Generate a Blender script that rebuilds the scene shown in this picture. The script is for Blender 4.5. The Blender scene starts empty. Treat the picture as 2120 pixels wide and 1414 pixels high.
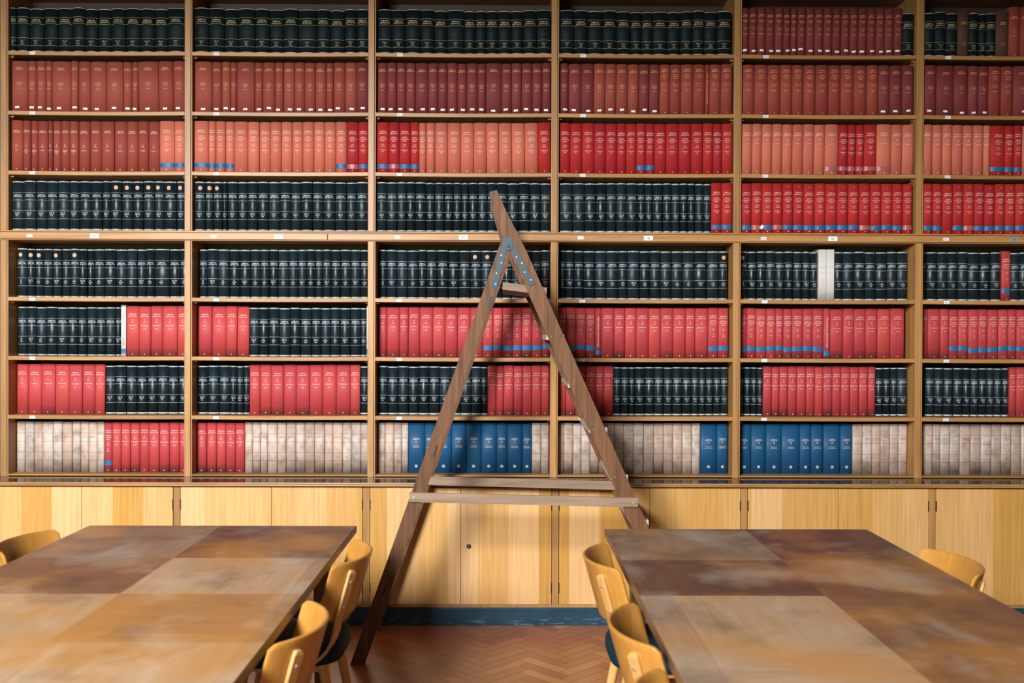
import bpy, bmesh, math, random
import numpy as np
from mathutils import Vector, Matrix

random.seed(7)
SC = bpy.context.scene
COL = SC.collection

# ------------------------------------------------------------------ camera, world, light, exposure
CAM_H = 1.6
YAW, PITCH, ROLL = 0.00615, -0.00725, 0.00341
def camera_axes():
    cy, sy = math.cos(YAW), math.sin(YAW)
    fw = Vector((sy*math.cos(PITCH), cy*math.cos(PITCH), math.sin(PITCH)))
    rt = Vector((cy, -sy, 0)); up = rt.cross(fw)
    c, s = math.cos(ROLL), math.sin(ROLL)
    return c*rt + s*up, -s*rt + c*up, fw
cd = bpy.data.cameras.new('camera'); cam = bpy.data.objects.new('camera', cd); COL.objects.link(cam)
rt, up, fw = camera_axes()
M = Matrix((rt, up, -fw)).transposed().to_4x4(); M.translation = (0, 0, CAM_H)
cam.matrix_world = M
cd.sensor_width = 36; cd.lens = 35.0; cd.clip_start = .05; cd.clip_end = 60
cd.dof.use_dof = True; cd.dof.focus_distance = 5.35; cd.dof.aperture_fstop = 2.8
SC.camera = cam

w = bpy.data.worlds.new('world'); SC.world = w; w.use_nodes = True
w.node_tree.nodes['Background'].inputs[0].default_value = (.72, .83, 1, 1)
w.node_tree.nodes['Background'].inputs[1].default_value = .5

def window_light(name, loc, rot, sx, sy, power, col):
    l = bpy.data.lights.new(name, 'AREA'); l.shape = 'RECTANGLE'; l.size = sx; l.size_y = sy
    l.energy = power; l.color = col
    o = bpy.data.objects.new(name, l); COL.objects.link(o); o.location = loc; o.rotation_euler = rot
R = math.radians
# daylight through the tall windows behind the camera, most of it from the left one
window_light('daylight_left_window', (-3.0, -2.97, 4.2), (R(90), 0, 0), 2.2, 2.2, 1120, (.93, .975, 1))
window_light('daylight_right_window', (2.2, -2.97, 4.2), (R(90), 0, 0), 1.8, 2.2, 22, (1, .74, .44))

vs = SC.view_settings
SC.display_settings.display_device = 'sRGB'
vs.view_transform = 'Standard'; vs.look = 'None'; vs.gamma = 1; vs.use_curve_mapping = False
vs.exposure = 0.72
SC.cycles.diffuse_bounces = 2

# ------------------------------------------------------------------ measures (metres)
YB = 5.648            # front of the bookcase
YC = 5.457            # front of the base cabinets
X0, BAY = -2.8365, 1.03705
UPR = .0425           # width of an upright
SHELF_Z = [3.192, 2.854, 2.516, 2.179, 1.802, 1.468, 1.134, .799]   # tops of the boards the eight rows stand on
NB = 6

# ------------------------------------------------------------------ mesh helpers
class MB:
    def __init__(s): s.v = []; s.f = []; s.smooth = set()
    def add(s, vs, fs, smooth=False):
        n = len(s.v); s.v += [tuple(v) for v in vs]
        for f in fs:
            if smooth: s.smooth.add(len(s.f))
            s.f.append(tuple(i+n for i in f))
        return s
    def box(s, x0, x1, y0, y1, z0, z1):
        return s.add([(x0,y0,z0),(x1,y0,z0),(x1,y1,z0),(x0,y1,z0),(x0,y0,z1),(x1,y0,z1),(x1,y1,z1),(x0,y1,z1)],
                     [(0,3,2,1),(4,5,6,7),(0,1,5,4),(1,2,6,5),(2,3,7,6),(3,0,4,7)])
    def bbox(s, x0, x1, y0, y1, z0, z1, b=.002):
        """box with chamfered edges"""
        X = (x0, x1); Y = (y0, y1); Z = (z0, z1); vs = []
        bm = bmesh.new(); bmesh.ops.create_cube(bm, size=1)
        for v in bm.verts:
            v.co = (X[v.co.x > 0], Y[v.co.y > 0], Z[v.co.z > 0])
        bmesh.ops.bevel(bm, geom=bm.edges[:], offset=b, segments=2, affect='EDGES', profile=.6)
        bm.verts.index_update()
        s.add([v.co[:] for v in bm.verts], [[v.index for v in f.verts] for f in bm.faces]); bm.free(); return s
    def prism_y(s, poly, y0, y1):
        """polygon of (x, z) points, counter-clockwise seen from the front, extruded along y"""
        n = len(poly)
        vs = [(x, y0, z) for x, z in poly] + [(x, y1, z) for x, z in poly]
        fs = [tuple(range(n)), tuple(range(2*n-1, n-1, -1))] + [(i, i+n, (i+1) % n + n, (i+1) % n) for i in range(n)]
        return s.add(vs, fs)
    def tube(s, pts, rad, n=12, caps=True):
        pts = [Vector(p) for p in pts]; rings = []
        for i, p in enumerate(pts):
            d = (pts[min(i+1, len(pts)-1)] - pts[max(i-1, 0)]).normalized()
            a = Vector((0, 0, 1)) if abs(d.z) < .9 else Vector((1, 0, 0))
            u = d.cross(a).normalized(); w_ = d.cross(u)
            r = rad[i] if isinstance(rad, (list, tuple)) else rad
            rings.append([p + r*(math.cos(t)*u + math.sin(t)*w_) for t in [2*math.pi*k/n for k in range(n)]])
        vs = [v for r in rings for v in r]
        fs = [(i*n+k, i*n+(k+1) % n, (i+1)*n+(k+1) % n, (i+1)*n+k) for i in range(len(pts)-1) for k in range(n)]
        s.add(vs, fs, True)
        if caps: s.add(rings[0], [tuple(range(n-1, -1, -1))]); s.add(rings[-1], [tuple(range(n))])
        return s
    def disc_y(s, x, y0, y1, z, r, n=16):
        return s.prism_y([(x + r*math.cos(2*math.pi*k/n), z + r*math.sin(2*math.pi*k/n)) for k in range(n)], y0, y1)
    def mesh(s, name, off=(0,0,0)):
        me = bpy.data.meshes.new(name)
        ox, oy, oz = off
        me.from_pydata([(x-ox, y-oy, z-oz) for x, y, z in s.v], [], s.f)
        if s.smooth:
            me.polygons.foreach_set('use_smooth', [i in s.smooth for i in range(len(s.f))])
        return me
    def build(s, name, mat, parent=None, off=None, fix=False):
        """one mesh object; with a parent the coordinates are made local to it"""
        if off is None: off = parent['_o'] if parent is not None and '_o' in parent else (0,0,0)
        me = s.mesh(name, off)
        if fix:
            bm = bmesh.new(); bm.from_mesh(me); bmesh.ops.recalc_face_normals(bm, faces=bm.faces[:]); bm.to_mesh(me); bm.free()
        me.materials.append(mat)
        o = bpy.data.objects.new(name, me); COL.objects.link(o)
        if parent is not None:
            o.parent = parent; o['_o'] = list(off)
        else:
            o.location = off
        return o
def tag(o, label=None, cat=None, group=None, kind=None):
    if label: o['label'] = label
    if cat: o['category'] = cat
    if group: o['group'] = group
    if kind: o['kind'] = kind
    return o
def empty(name, loc, rz=0):
    o = bpy.data.objects.new(name, None); COL.objects.link(o)
    o.location = loc; o.rotation_euler = (0, 0, rz); o.empty_display_size = .1
    o['_o'] = list(loc)
    return o

# ------------------------------------------------------------------ materials
class NT:
    def __init__(s, name):
        s.m = bpy.data.materials.new(name); s.m.use_nodes = True; s.t = s.m.node_tree
        s.b = s.t.nodes['Principled BSDF']
    def n(s, typ, **k):
        nd = s.t.nodes.new(typ)
        for a, v in k.items():
            if a.startswith('i_'):
                key = a[2:]; key = int(key) if key.isdigit() else key
                if hasattr(v, 'links') or hasattr(v, 'is_linked'): s.t.links.new(v, nd.inputs[key])
                else: nd.inputs[key].default_value = v
            else: setattr(nd, a, v)
        return nd
    def link(s, a, b): s.t.links.new(a, b)
    def math(s, op, a, b=0., c=None):
        k = dict(i_0=a, i_1=b)
        if c is not None: k['i_2'] = c
        return s.n('ShaderNodeMath', operation=op, **k).outputs[0]
    def coord(s, scale, which='Object'):
        tc = s.n('ShaderNodeTexCoord')
        mp = s.n('ShaderNodeMapping', i_Vector=tc.outputs[which]); mp.inputs['Scale'].default_value = scale
        return mp.outputs[0]
    def noise(s, vec, scale=1., detail=3., rough=.55, dist=0.):
        return s.n('ShaderNodeTexNoise', i_Vector=vec, i_Scale=scale, i_Detail=detail, i_Roughness=rough, i_Distortion=dist).outputs['Fac']
    def ramp(s, fac, stops):
        r = s.n('ShaderNodeValToRGB', i_Fac=fac); e = r.color_ramp.elements
        while len(e) < len(stops): e.new(.5)
        for k, (p, c) in zip(e, stops):
            k.position = p; k.color = (*c, 1) if len(c) == 3 else c
        return r.outputs[0]
    def mix(s, fac, a, b, mode='MIX'):
        nd = s.n('ShaderNodeMix', data_type='RGBA', blend_type=mode)
        for key, v in ((0, fac), (6, a), (7, b)):
            if hasattr(v, 'is_linked'): s.link(v, nd.inputs[key])
            else: nd.inputs[key].default_value = (*v, 1) if isinstance(v, tuple) and len(v) == 3 else v
        return nd.outputs[2]
    def out(s, col=None, rough=.5, spec=.5, bump=None, bstr=.2, bdist=.001, metal=0):
        if col is not None:
            if hasattr(col, 'is_linked'): s.link(col, s.b.inputs['Base Color'])
            else: s.b.inputs['Base Color'].default_value = (*col, 1)
        if hasattr(rough, 'is_linked'): s.link(rough, s.b.inputs['Roughness'])
        else: s.b.inputs['Roughness'].default_value = rough
        s.b.inputs['Specular IOR Level'].default_value = spec
        s.b.inputs['Metallic'].default_value = metal
        if bump is not None:
            bp = s.n('ShaderNodeBump', i_Height=bump); bp.inputs['Strength'].default_value = bstr; bp.inputs['Distance'].default_value = bdist
            s.link(bp.outputs[0], s.b.inputs['Normal'])
        return s.m

def wood(name, a, b, axis, rough=.42, scale=1., spots=0., vary=.12, spec=.4):
    """grained timber; the grain runs along AXIS (0, 1, 2)"""
    t = NT(name)
    sc = [34*scale]*3; sc[axis] = 1.6*scale
    v = t.coord(tuple(sc))
    rnd = t.n('ShaderNodeObjectInfo').outputs['Random']
    sh = t.n('ShaderNodeVectorMath', operation='ADD', i_0=v)
    cmb = t.n('ShaderNodeCombineXYZ', i_0=t.math('MULTIPLY', rnd, 37.), i_1=t.math('MULTIPLY', rnd, 91.), i_2=t.math('MULTIPLY', rnd, 53.))
    t.link(cmb.outputs[0], sh.inputs[1]); v = sh.outputs[0]
    n1 = t.noise(v, 1., 5, .6, .6); n2 = t.noise(v, 4., 3, .6)
    f = t.math('ADD', t.math('MULTIPLY', n1, .7), t.math('MULTIPLY', n2, .3))
    c = t.ramp(f, [(.3, b), (.62, a)])
    big = t.noise(t.coord((2.2, 2.2, 2.2)), 1.3, 3)
    c = t.mix(t.math('MULTIPLY', big, .35), c, b)
    if spots:
        sp = t.noise(t.coord((18, 18, 18)), 2., 4, .7)
        c = t.mix(t.math('MULTIPLY', t.math('GREATER_THAN', sp, .68), spots), c, tuple(x*.35 for x in b))
    hv = t.n('ShaderNodeHueSaturation', i_Color=c)
    t.link(t.math('MULTIPLY_ADD', rnd, vary*2, 1-vary), hv.inputs['Value'])
    return t.out(hv.outputs[0], rough, spec, f, .25, .0006)

def cloth(name, col, rough=.72, vary=.1, hue=.003, soil=0., wear=.0, spec=.3):
    """book cloth: fine weave, a tone of its own for each volume"""
    t = NT(name)
    rnd = t.n('ShaderNodeObjectInfo').outputs['Random']
    v = t.coord((1, 1, 1))
    n = t.noise(v, 900, 2, .5); bl = t.noise(v, 22, 4, .6)
    c = t.mix(t.math('MULTIPLY', bl, .22), col, tuple(min(1, x*1.35+.01) for x in col))
    c = t.mix(t.math('MULTIPLY', n, .28), c, tuple(x*.6 for x in col))
    if soil:
        z = t.n('ShaderNodeSeparateXYZ', i_Vector=v).outputs[2]
        e = t.math('ADD', z, t.math('MULTIPLY', t.noise(t.n('ShaderNodeVectorMath', operation='ADD', i_0=v, i_1=(0,0,0)).outputs[0], 30, 3), -.05))
        cmb = t.n('ShaderNodeMapRange', i_Value=e); cmb.inputs[1].default_value = .03; cmb.inputs[2].default_value = -.022
        r2 = t.math('FRACT', t.math('MULTIPLY', rnd, 17.3))
        c = t.mix(t.math('MULTIPLY', t.math('MULTIPLY', cmb.outputs[0], r2), soil), c, (.035, .025, .025))
    hv = t.n('ShaderNodeHueSaturation', i_Color=c)
    t.link(t.math('MULTIPLY_ADD', rnd, vary*2, 1-vary), hv.inputs['Value'])
    t.link(t.math('MULTIPLY_ADD', rnd, hue*2, .5-hue), hv.inputs['Hue'])
    return t.out(hv.outputs[0], rough, spec, n, .25, .0004)

def plain(name, col, rough=.5, spec=.5, metal=0):
    t = NT(name)
    n = t.noise(t.coord((1, 1, 1)), 60, 3)
    c = t.mix(t.math('MULTIPLY', n, .25), col, tuple(x*.75 for x in col))
    return t.out(c, rough, spec, metal=metal)

def leather(name, col, rough):
    t = NT(name); v = t.coord((1, 1, 1))
    rnd = t.n('ShaderNodeObjectInfo').outputs['Random']
    n = t.noise(v, 260, 3, .6); st = t.noise(t.coord((90, 30, 6)), 1., 3, .6)
    c = t.mix(t.math('MULTIPLY', st, .5), col, tuple(x*1.6+.001 for x in col))
    hv = t.n('ShaderNodeHueSaturation', i_Color=c); t.link(t.math('MULTIPLY_ADD', rnd, .5, .75), hv.inputs['Value'])
    rg = t.math('ADD', t.math('MULTIPLY', st, .22), t.math('MULTIPLY_ADD', rnd, .16, rough-.16))
    return t.out(hv.outputs[0], rg, .42, n, .18, .0004)

def parchment(name):
    t = NT(name); v = t.coord((1, 1, 1)); rnd = t.n('ShaderNodeObjectInfo').outputs['Random']
    loc = t.n('ShaderNodeObjectInfo').outputs['Location']
    off = t.n('ShaderNodeVectorMath', operation='SCALE', i_0=loc); off.inputs[3].default_value = 7.3
    vv = t.n('ShaderNodeVectorMath', operation='ADD', i_0=v, i_1=off.outputs[0]).outputs[0]
    c = t.ramp(t.noise(vv, 14, 5, .65), [(.3, (.27, .18, .135)), (.52, (.45, .365, .31)), (.75, (.52, .455, .41))])
    fl = t.noise(vv, 160, 3, .7)
    c = t.mix(t.math('MULTIPLY', t.math('GREATER_THAN', fl, .66), .5), c, (.16, .09, .06))
    r2 = t.math('FRACT', t.math('MULTIPLY', rnd, 23.7))
    c = t.mix(t.math('MULTIPLY', r2, .45), c, (.42, .23, .13))
    z = t.n('ShaderNodeSeparateXYZ', i_Vector=v).outputs[2]
    e = t.math('ADD', z, t.math('MULTIPLY', t.noise(vv, 18, 3), -.07))
    mr = t.n('ShaderNodeMapRange', i_Value=e); mr.inputs[1].default_value = .045; mr.inputs[2].default_value = -.03
    r3 = t.math('FRACT', t.math('MULTIPLY', rnd, 7.9))
    c = t.mix(t.math('MULTIPLY', t.math('MULTIPLY', mr.outputs[0], r3), .95), c, (.03, .028, .03))
    hv = t.n('ShaderNodeHueSaturation', i_Color=c); t.link(t.math('MULTIPLY_ADD', rnd, .3, .85), hv.inputs['Value'])
    return t.out(hv.outputs[0], .5, .4, fl, .15, .0004)

OAK = ((.45, .23, .074), (.25, .112, .034))
M_ = {}
M_['oak_x'] = wood('honey_oak_board', *OAK, 0, spots=.25)
M_['oak_z'] = wood('honey_oak_upright', *OAK, 2, spots=.25)
M_['back_shade'] = wood('upper_back_shade', (.055, .026, .013), (.032, .015, .008), 2, rough=.6)  # upper back panels: the deep shade behind the books put into the colour
M_['ladder_z'] = wood('old_brown_timber', (.20, .088, .036), (.045, .018, .008), 2, rough=.62, scale=1.0, spots=.6, vary=.15, spec=.25)
M_['ladder_x'] = wood('grey_worn_timber', (.31, .21, .135), (.15, .09, .054), 0, rough=.6, scale=1.1, spots=.3)
M_['tread'] = wood('raw_end_grain', (.5, .4, .3), (.26, .17, .11), 1, rough=.7, spots=.5)
M_['ply'] = wood('varnished_beech_ply', (.52, .245, .05), (.40, .165, .03), 2, rough=.28, scale=.7, vary=.08, spec=.5)
M_['beech'] = wood('pale_beech', (.63, .36, .125), (.52, .27, .08), 2, rough=.35, scale=.7, vary=.06)
M_['table_leg'] = wood('stained_table_frame', (.26, .125, .05), (.13, .06, .025), 0, rough=.4)
M_['table_lip'] = wood('worn_table_edge', (.2, .1, .05), (.09, .045, .025), 1, rough=.35)
M_['paper'] = plain('page_paper', (.55, .47, .36), .8, .2)
M_['white'] = plain('white_label_paper', (.8, .8, .78), .6, .3)
M_['greylabel'] = plain('grey_label_card', (.22, .24, .25), .6, .3)
M_['ink'] = plain('label_ink', (.03, .06, .10), .6, .3)
M_['gold'] = plain('gilt_lettering', (.72, .50, .22), .5, .5)
M_['gold2'] = plain('bright_gilt_lettering', (.78, .42, .16), .5, .5)
M_['cream'] = plain('pale_lettering', (.74, .62, .51), .5, .4)
M_['whitefoil'] = plain('white_foil_lettering', (.72, .75, .72), .5, .4)
M_['silver'] = plain('silvered_tooling', (.42, .46, .44), .5, .5)
M_['dimgilt'] = plain('dull_gilt_tooling', (.48, .42, .30), .5, .5)
M_['pinkink'] = plain('pink_print', (.62, .32, .30), .6, .3)
M_['black'] = plain('black_print', (.05, .04, .035), .6, .3)
M_['bandline'] = plain('dark_tooled_line', (.13, .08, .06), .6, .3)
M_['bluetape'] = plain('blue_tape', (.008, .115, .27), .5, .35)
M_['dot'] = plain('orange_paper_dot', (.55, .30, .17), .6, .3)
M_['steel'] = plain('blued_steel', (.035, .055, .068), .5, .4, .2)
M_['steel2'] = plain('bright_screw', (.42, .44, .44), .4, .5, .6)
M_['hole'] = plain('black_iron', (.012, .012, .014), .5, .4)
M_['seat'] = plain('dark_teal_upholstery', (.003, .024, .034), .7, .15)
def clear_tape():
    t = NT('old_clear_tape'); v = t.coord((60, 60, 30)); n = t.noise(v, 2.4, 4, .7)
    c = t.ramp(n, [(.42, (.33, .05, .05)), (.62, (.34, .12, .12)), (.8, (.42, .28, .29))])
    return t.out(c, .4, .4)
M_['cleartape'] = clear_tape()
def panel_back():
    t = NT('olive_back_panel'); n = t.noise(t.coord((120, 1, 3)), 1., 3)
    return t.out(t.ramp(n, [(.3, (.30, .28, .165)), (.7, (.42, .39, .24))]), .7, .3)
M_['back'] = panel_back()
def veneer():
    """cabinet doors: upright strips of pale veneer, each with its own tone"""
    t = NT('pale_veneer'); tc = t.n('ShaderNodeTexCoord'); pos = t.n('ShaderNodeNewGeometry').outputs['Position']
    x = t.n('ShaderNodeSeparateXYZ', i_Vector=pos).outputs[0]
    cell = t.math('FLOOR', t.math('DIVIDE', t.math('ADD', x, 2.8153), .1667))
    wn = t.n('ShaderNodeTexWhiteNoise', noise_dimensions='1D'); t.link(cell, wn.inputs['W']); rv = wn.outputs['Value']
    mp = t.n('ShaderNodeMapping', i_Vector=pos); mp.inputs['Scale'].default_value = (70, 20, 2.2)
    ad = t.n('ShaderNodeVectorMath', operation='ADD', i_0=mp.outputs[0])
    cb = t.n('ShaderNodeCombineXYZ', i_2=t.math('MULTIPLY', rv, 40.)); t.link(cb.outputs[0], ad.inputs[1])
    n = t.noise(ad.outputs[0], 1., 4, .6, .3)
    c = t.ramp(n, [(.3, (.49, .255, .076)), (.68, (.66, .375, .132))])
    mp2 = t.n('ShaderNodeMapping', i_Vector=pos); mp2.inputs['Scale'].default_value = (7, 7, 3)
    n2 = t.noise(mp2.outputs[0], 1., 4, .6)
    c = t.mix(t.math('MULTIPLY', n2, .4), c, (.55, .27, .075))
    hv = t.n('ShaderNodeHueSaturation', i_Color=c)
    t.link(t.math('MULTIPLY_ADD', rv, .34, .84), hv.inputs['Value'])
    t.link(t.math('MULTIPLY_ADD', rv, -.2, 1.08), hv.inputs['Saturation'])
    return t.out(hv.outputs[0], .34, .4)
M_['veneer'] = veneer()
def counter_top():
    t = NT('dark_polished_top'); n = t.noise(t.coord((3, 40, 3)), 1., 4)
    return t.out(t.ramp(n, [(.3, (.05, .026, .016)), (.7, (.09, .05, .03))]), .07, .75)
M_['counter'] = counter_top()
def plinth_mat():
    t = NT('dark_blue_plinth'); pos = t.n('ShaderNodeNewGeometry').outputs['Position']
    n = t.noise(pos, 9, 4, .6); z = t.n('ShaderNodeSeparateXYZ', i_Vector=pos).outputs[2]
    c = t.ramp(n, [(.3, (.006, .033, .056)), (.7, (.015, .064, .098))])
    mp = t.n('ShaderNodeMapping', i_Vector=pos); mp.inputs['Scale'].default_value = (9, 9, 60)
    sc = t.noise(mp.outputs[0], 1.2, 5, .7)
    mr = t.n('ShaderNodeMapRange', i_Value=z); mr.inputs[1].default_value = .055; mr.inputs[2].default_value = .02
    sm = t.math('MULTIPLY', mr.outputs[0], t.math('GREATER_THAN', sc, .56))
    c = t.mix(t.math('MULTIPLY', sm, .22), c, (.35, .5, .62))
    return t.out(c, .35, .5)
M_['plinth'] = plinth_mat()
def parquet():
    t = NT('herringbone_parquet'); rnd = t.n('ShaderNodeNewGeometry').outputs['Random Per Island']
    pos = t.n('ShaderNodeNewGeometry').outputs['Position']
    n = t.noise(pos, 30, 4, .65); big = t.noise(pos, 1.5, 3)
    c = t.ramp(rnd, [(0, (.33, .118, .048)), (.6, (.42, .16, .066)), (.93, (.48, .195, .08)), (1, (.62, .30, .12))])
    c = t.mix(t.math('MULTIPLY', n, .5), c, (.28, .095, .04))
    return t.out(c, t.math('MULTIPLY_ADD', big, .2, .2), .5)
M_['parquet'] = parquet()
def painted(name, col):
    t = NT(name); n = t.noise(t.coord((1, 1, 1)), 3, 4)
    return t.out(t.mix(t.math('MULTIPLY', n, .2), col, tuple(x*.8 for x in col)), .8, .2)
M_['wall'] = painted('painted_plaster', (.13, .11, .085))
M_['added_slab'] = painted('added_slab_paint', (.05, .042, .034))
M_['ceil'] = painted('dim_ceiling', (.10, .09, .075))
def table_veneer(seed):
    """worn table top: each veneer square has its own tone (face colour), with stains and pale scuffs"""
    t = NT('worn_squared_veneer'); v = t.coord((1, 1, 1))
    at = t.n('ShaderNodeAttribute', attribute_name='veneer_tone'); base = at.outputs['Color']; al = at.outputs['Alpha']
    sh = t.n('ShaderNodeVectorMath', operation='ADD', i_0=v, i_1=(seed*3.1, seed*1.7, 0)).outputs[0]
    g1 = t.n('ShaderNodeMapping', i_Vector=sh); g1.inputs['Scale'].default_value = (60, 3, 1)
    g2 = t.n('ShaderNodeMapping', i_Vector=sh); g2.inputs['Scale'].default_value = (3, 60, 1)
    gr = t.n('ShaderNodeMix', data_type='FLOAT'); t.link(al, gr.inputs[0]); t.link(t.noise(g1.outputs[0], 1, 4, .6, .4), gr.inputs[2]); t.link(t.noise(g2.outputs[0], 1, 4, .6, .4), gr.inputs[3])
    c = t.mix(t.math('MULTIPLY', gr.outputs[0], .9), base, t.mix(1., base, (.5, .45, .42), 'MULTIPLY'))
    o = t.noise(sh, 2.4, 3, .52)
    mo = t.n('ShaderNodeMapRange', i_Value=o); mo.inputs[1].default_value = .46; mo.inputs[2].default_value = .66
    c = t.mix(t.math('MULTIPLY', mo.outputs[0], .62), c, (.47, .205, .04))
    dk = t.noise(t.n('ShaderNodeVectorMath', operation='ADD', i_0=sh, i_1=(9, 4, 0)).outputs[0], 3.0, 3, .55)
    md = t.n('ShaderNodeMapRange', i_Value=dk); md.inputs[1].default_value = .50; md.inputs[2].default_value = .72
    c = t.mix(t.math('MULTIPLY', md.outputs[0], .6), c, (.05, .03, .024))
    wp = t.n('ShaderNodeMapping', i_Vector=sh); wp.inputs['Scale'].default_value = (2.6, 1.9, 1)
    wn = t.noise(wp.outputs[0], 1.5, 4, .58, .4)
    mw = t.n('ShaderNodeMapRange', i_Value=wn); mw.inputs[1].default_value = .50; mw.inputs[2].default_value = .72
    c = t.mix(t.math('MULTIPLY', mw.outputs[0], .36), c, (.55, .45, .35))
    ck = t.noise(wp.outputs[0], 11, 4, .75)
    mk = t.n('ShaderNodeMapRange', i_Value=ck); mk.inputs[1].default_value = .72; mk.inputs[2].default_value = .76
    c = t.mix(t.math('MULTIPLY', mk.outputs[0], .5), c, (.7, .68, .66))
    return t.out(c, t.math('MULTIPLY_ADD', wn, .35, .2), .45)

# books: colour, roughness ...
BK = {
 'K': cloth('black_green_cloth', (.0025, .0085, .009), .62, .15, .004, spec=.18),
 'k': leather('black_leather', (.0045, .0110, .0145), .40),
 'r': cloth('rust_red_cloth', (.27, .052, .034), soil=.0),
 'q': cloth('brick_red_cloth', (.26, .044, .028)),
 'm': cloth('maroon_cloth', (.185, .031, .029)),
 'p': cloth('oxblood_cloth', (.17, .028, .022)),
 's': cloth('salmon_cloth', (.52, .13, .078), vary=.06),
 'b': cloth('scarlet_cloth', (.36, .013, .014), vary=.08),
 'R': cloth('red_buckram', (.41, .043, .044), .6, .07, soil=.9),
 't': parchment('mottled_parchment'),
 'u': cloth('blue_cloth', (.006, .062, .145), .55, .05),
 'w': cloth('white_paper_cover', (.62, .58, .53), .6, .04, .002, soil=.5),
 'n': cloth('brown_cloth', (.085, .035, .022)),
}

# ------------------------------------------------------------------ room shell
def struct(mb, name, mat, fix=False): return tag(mb.build(name, mat, fix=fix), kind='structure')
HC = 5.8
struct(MB().box(-4.2, 4.6, 5.98, 6.1, 0, HC), 'wall_back', M_['wall'])
struct(MB().box(4.6, 4.7, -3.1, 6.1, 0, HC), 'wall_right', M_['wall'])
struct(MB().box(-4.3, -4.2, -3.1, 6.1, 0, HC), 'wall_left', M_['wall'])
wr = MB(); WZ = (3.1, 5.3)
wr.box(-4.3, -4.12, -3.1, -3, 0, HC).box(-1.88, 1.25, -3.1, -3, 0, HC).box(3.15, 4.7, -3.1, -3, 0, HC)
for a, b in ((-4.12, -1.88), (1.25, 3.15)): wr.box(a, b, -3.1, -3, 0, WZ[0]).box(a, b, -3.1, -3, WZ[1], HC)
struct(wr, 'wall_rear', M_['wall'])
struct(MB().box(-4.3, 4.7, -3.1, 6.1, HC, HC+.1), 'ceiling', M_['ceil'])
# unseen slab, added above the bookcase to keep the top shelves dim
struct(MB().box(-4.2, 4.6, 1.2, 5.98, 3.605, 3.75), 'shade_slab_1', M_['added_slab'])
def window(name, a, b, z0, z1, at):
    m = MB()
    for k in range(4):
        x = a + (b-a)*k/3
        m.box(x-.025, x+.025, at-.03, at+.03, z0, z1)
    for z in (z0+.02, (z0*.4+z1*.6), z1-.02): m.box(a, b, at-.028, at+.028, z-.02, z+.02)
    struct(m, name, M_['white'])
window('window_1', -4.12, -1.88, *WZ, -3.05)
window('window_2', 1.25, 3.15, *WZ, -3.05)
# herringbone parquet floor, every block a quad of its own
fl = MB(); L_, W_ = .26, .065
ca, sa = math.cos(R(45)), math.sin(R(45))
gap = .0008
def herring(i, j):
    # one horizontal and one vertical block of the classic pattern
    n = 4
    x = i*W_ + j*L_; y = i*W_ - j*L_
    return ((x, y, x+L_, y+W_), (x, y+W_, x+W_, y+W_+L_))
for j in range(-30, 31):
    for i in range(-170, 171):
        for (x0, y0, x1, y1) in herring(i, j):
            cx, cy = (x0+x1)/2, (y0+y1)/2
            X, Y = cx*ca - cy*sa + .3, cx*sa + cy*ca + 3
            if not (-2.6 < X < 2.6 and 1.6 < Y < 5.7): continue
            q = [(x0+gap, y0+gap), (x1-gap, y0+gap), (x1-gap, y1-gap), (x0+gap, y1-gap)]
            fl.add([(a*ca-b*sa+.3, a*sa+b*ca+3, 0) for a, b in q], [(0, 1, 2, 3)])
pq = struct(fl, 'floor', M_['parquet'])
sub = MB().box(-4.3, 4.7, -3.1, 6.1, -.06, -.0015)
struct(sub, 'floor_base', plain('dark_parquet_base', (.13, .05, .025), .35, .45))
pl = MB().bbox(-2.95, .755, YC+.002, YC+.06, 0, .0985, .003).bbox(.757, 3.5, YC+.002, YC+.06, 0, .0985, .003)
struct(pl, 'baseboard_back', M_['plinth'])

# ------------------------------------------------------------------ lettering: flat glyphs cut from the built-in typeface
GLY = {}
def glyph(ch):
    if ch in GLY: return GLY[ch]
    cu = bpy.data.curves.new('g', 'FONT'); cu.body = ch; cu.resolution_u = 1
    o = bpy.data.objects.new('g', cu); COL.objects.link(o)
    dg = bpy.context.evaluated_depsgraph_get(); dg.update()
    me = o.evaluated_get(dg).to_mesh()
    v = np.array([p.co[:2] for p in me.vertices]).reshape(-1, 2); f = [tuple(p.vertices) for p in me.polygons]
    o.evaluated_get(dg).to_mesh_clear(); bpy.data.objects.remove(o); bpy.data.curves.remove(cu)
    if len(v) == 0: GLY[ch] = (np.zeros((0, 2)), [], .32)
    else:
        x0, x1 = v[:, 0].min(), v[:, 0].max(); v = v.copy(); v[:, 0] -= x0
        GLY[ch] = (v, f, x1-x0+.085)
    return GLY[ch]
def text_flat(lines, vertical=False):
    """lines: (string, x, z, cap height, widest) -> points (x, z) and faces; z is the line's middle"""
    V, F = [], []; n = 0
    for s, x, z, cap, mw in lines:
        gl = [glyph(c) for c in s]; tw = sum(g[2] for g in gl) - .085
        k = cap/.72; kx = min(k*1.0, mw/max(tw, .01)); cx = -tw*kx/2
        for v, f, a in gl:
            if len(v):
                p = np.empty_like(v); p[:, 0] = cx + v[:, 0]*kx; p[:, 1] = v[:, 1]*k - cap/2
                if vertical: p = np.stack([p[:, 1], -p[:, 0]], 1)
                p[:, 0] += x; p[:, 1] += z
                V.append(p); F += [tuple(i+n for i in q) for q in f]; n += len(v)
            cx += a*kx
    return (np.concatenate(V) if V else np.zeros((0, 2))), F
def flat_text_obj(name, lines, y, mat, parent, off):
    V, F = text_flat(lines)
    me = bpy.data.meshes.new(name)
    me.from_pydata([(x-off[0], y-off[1], z-off[2]) for x, z in V], [], F); me.materials.append(mat)
    o = bpy.data.objects.new(name, me); COL.objects.link(o); o.parent = parent
    return o

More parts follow.
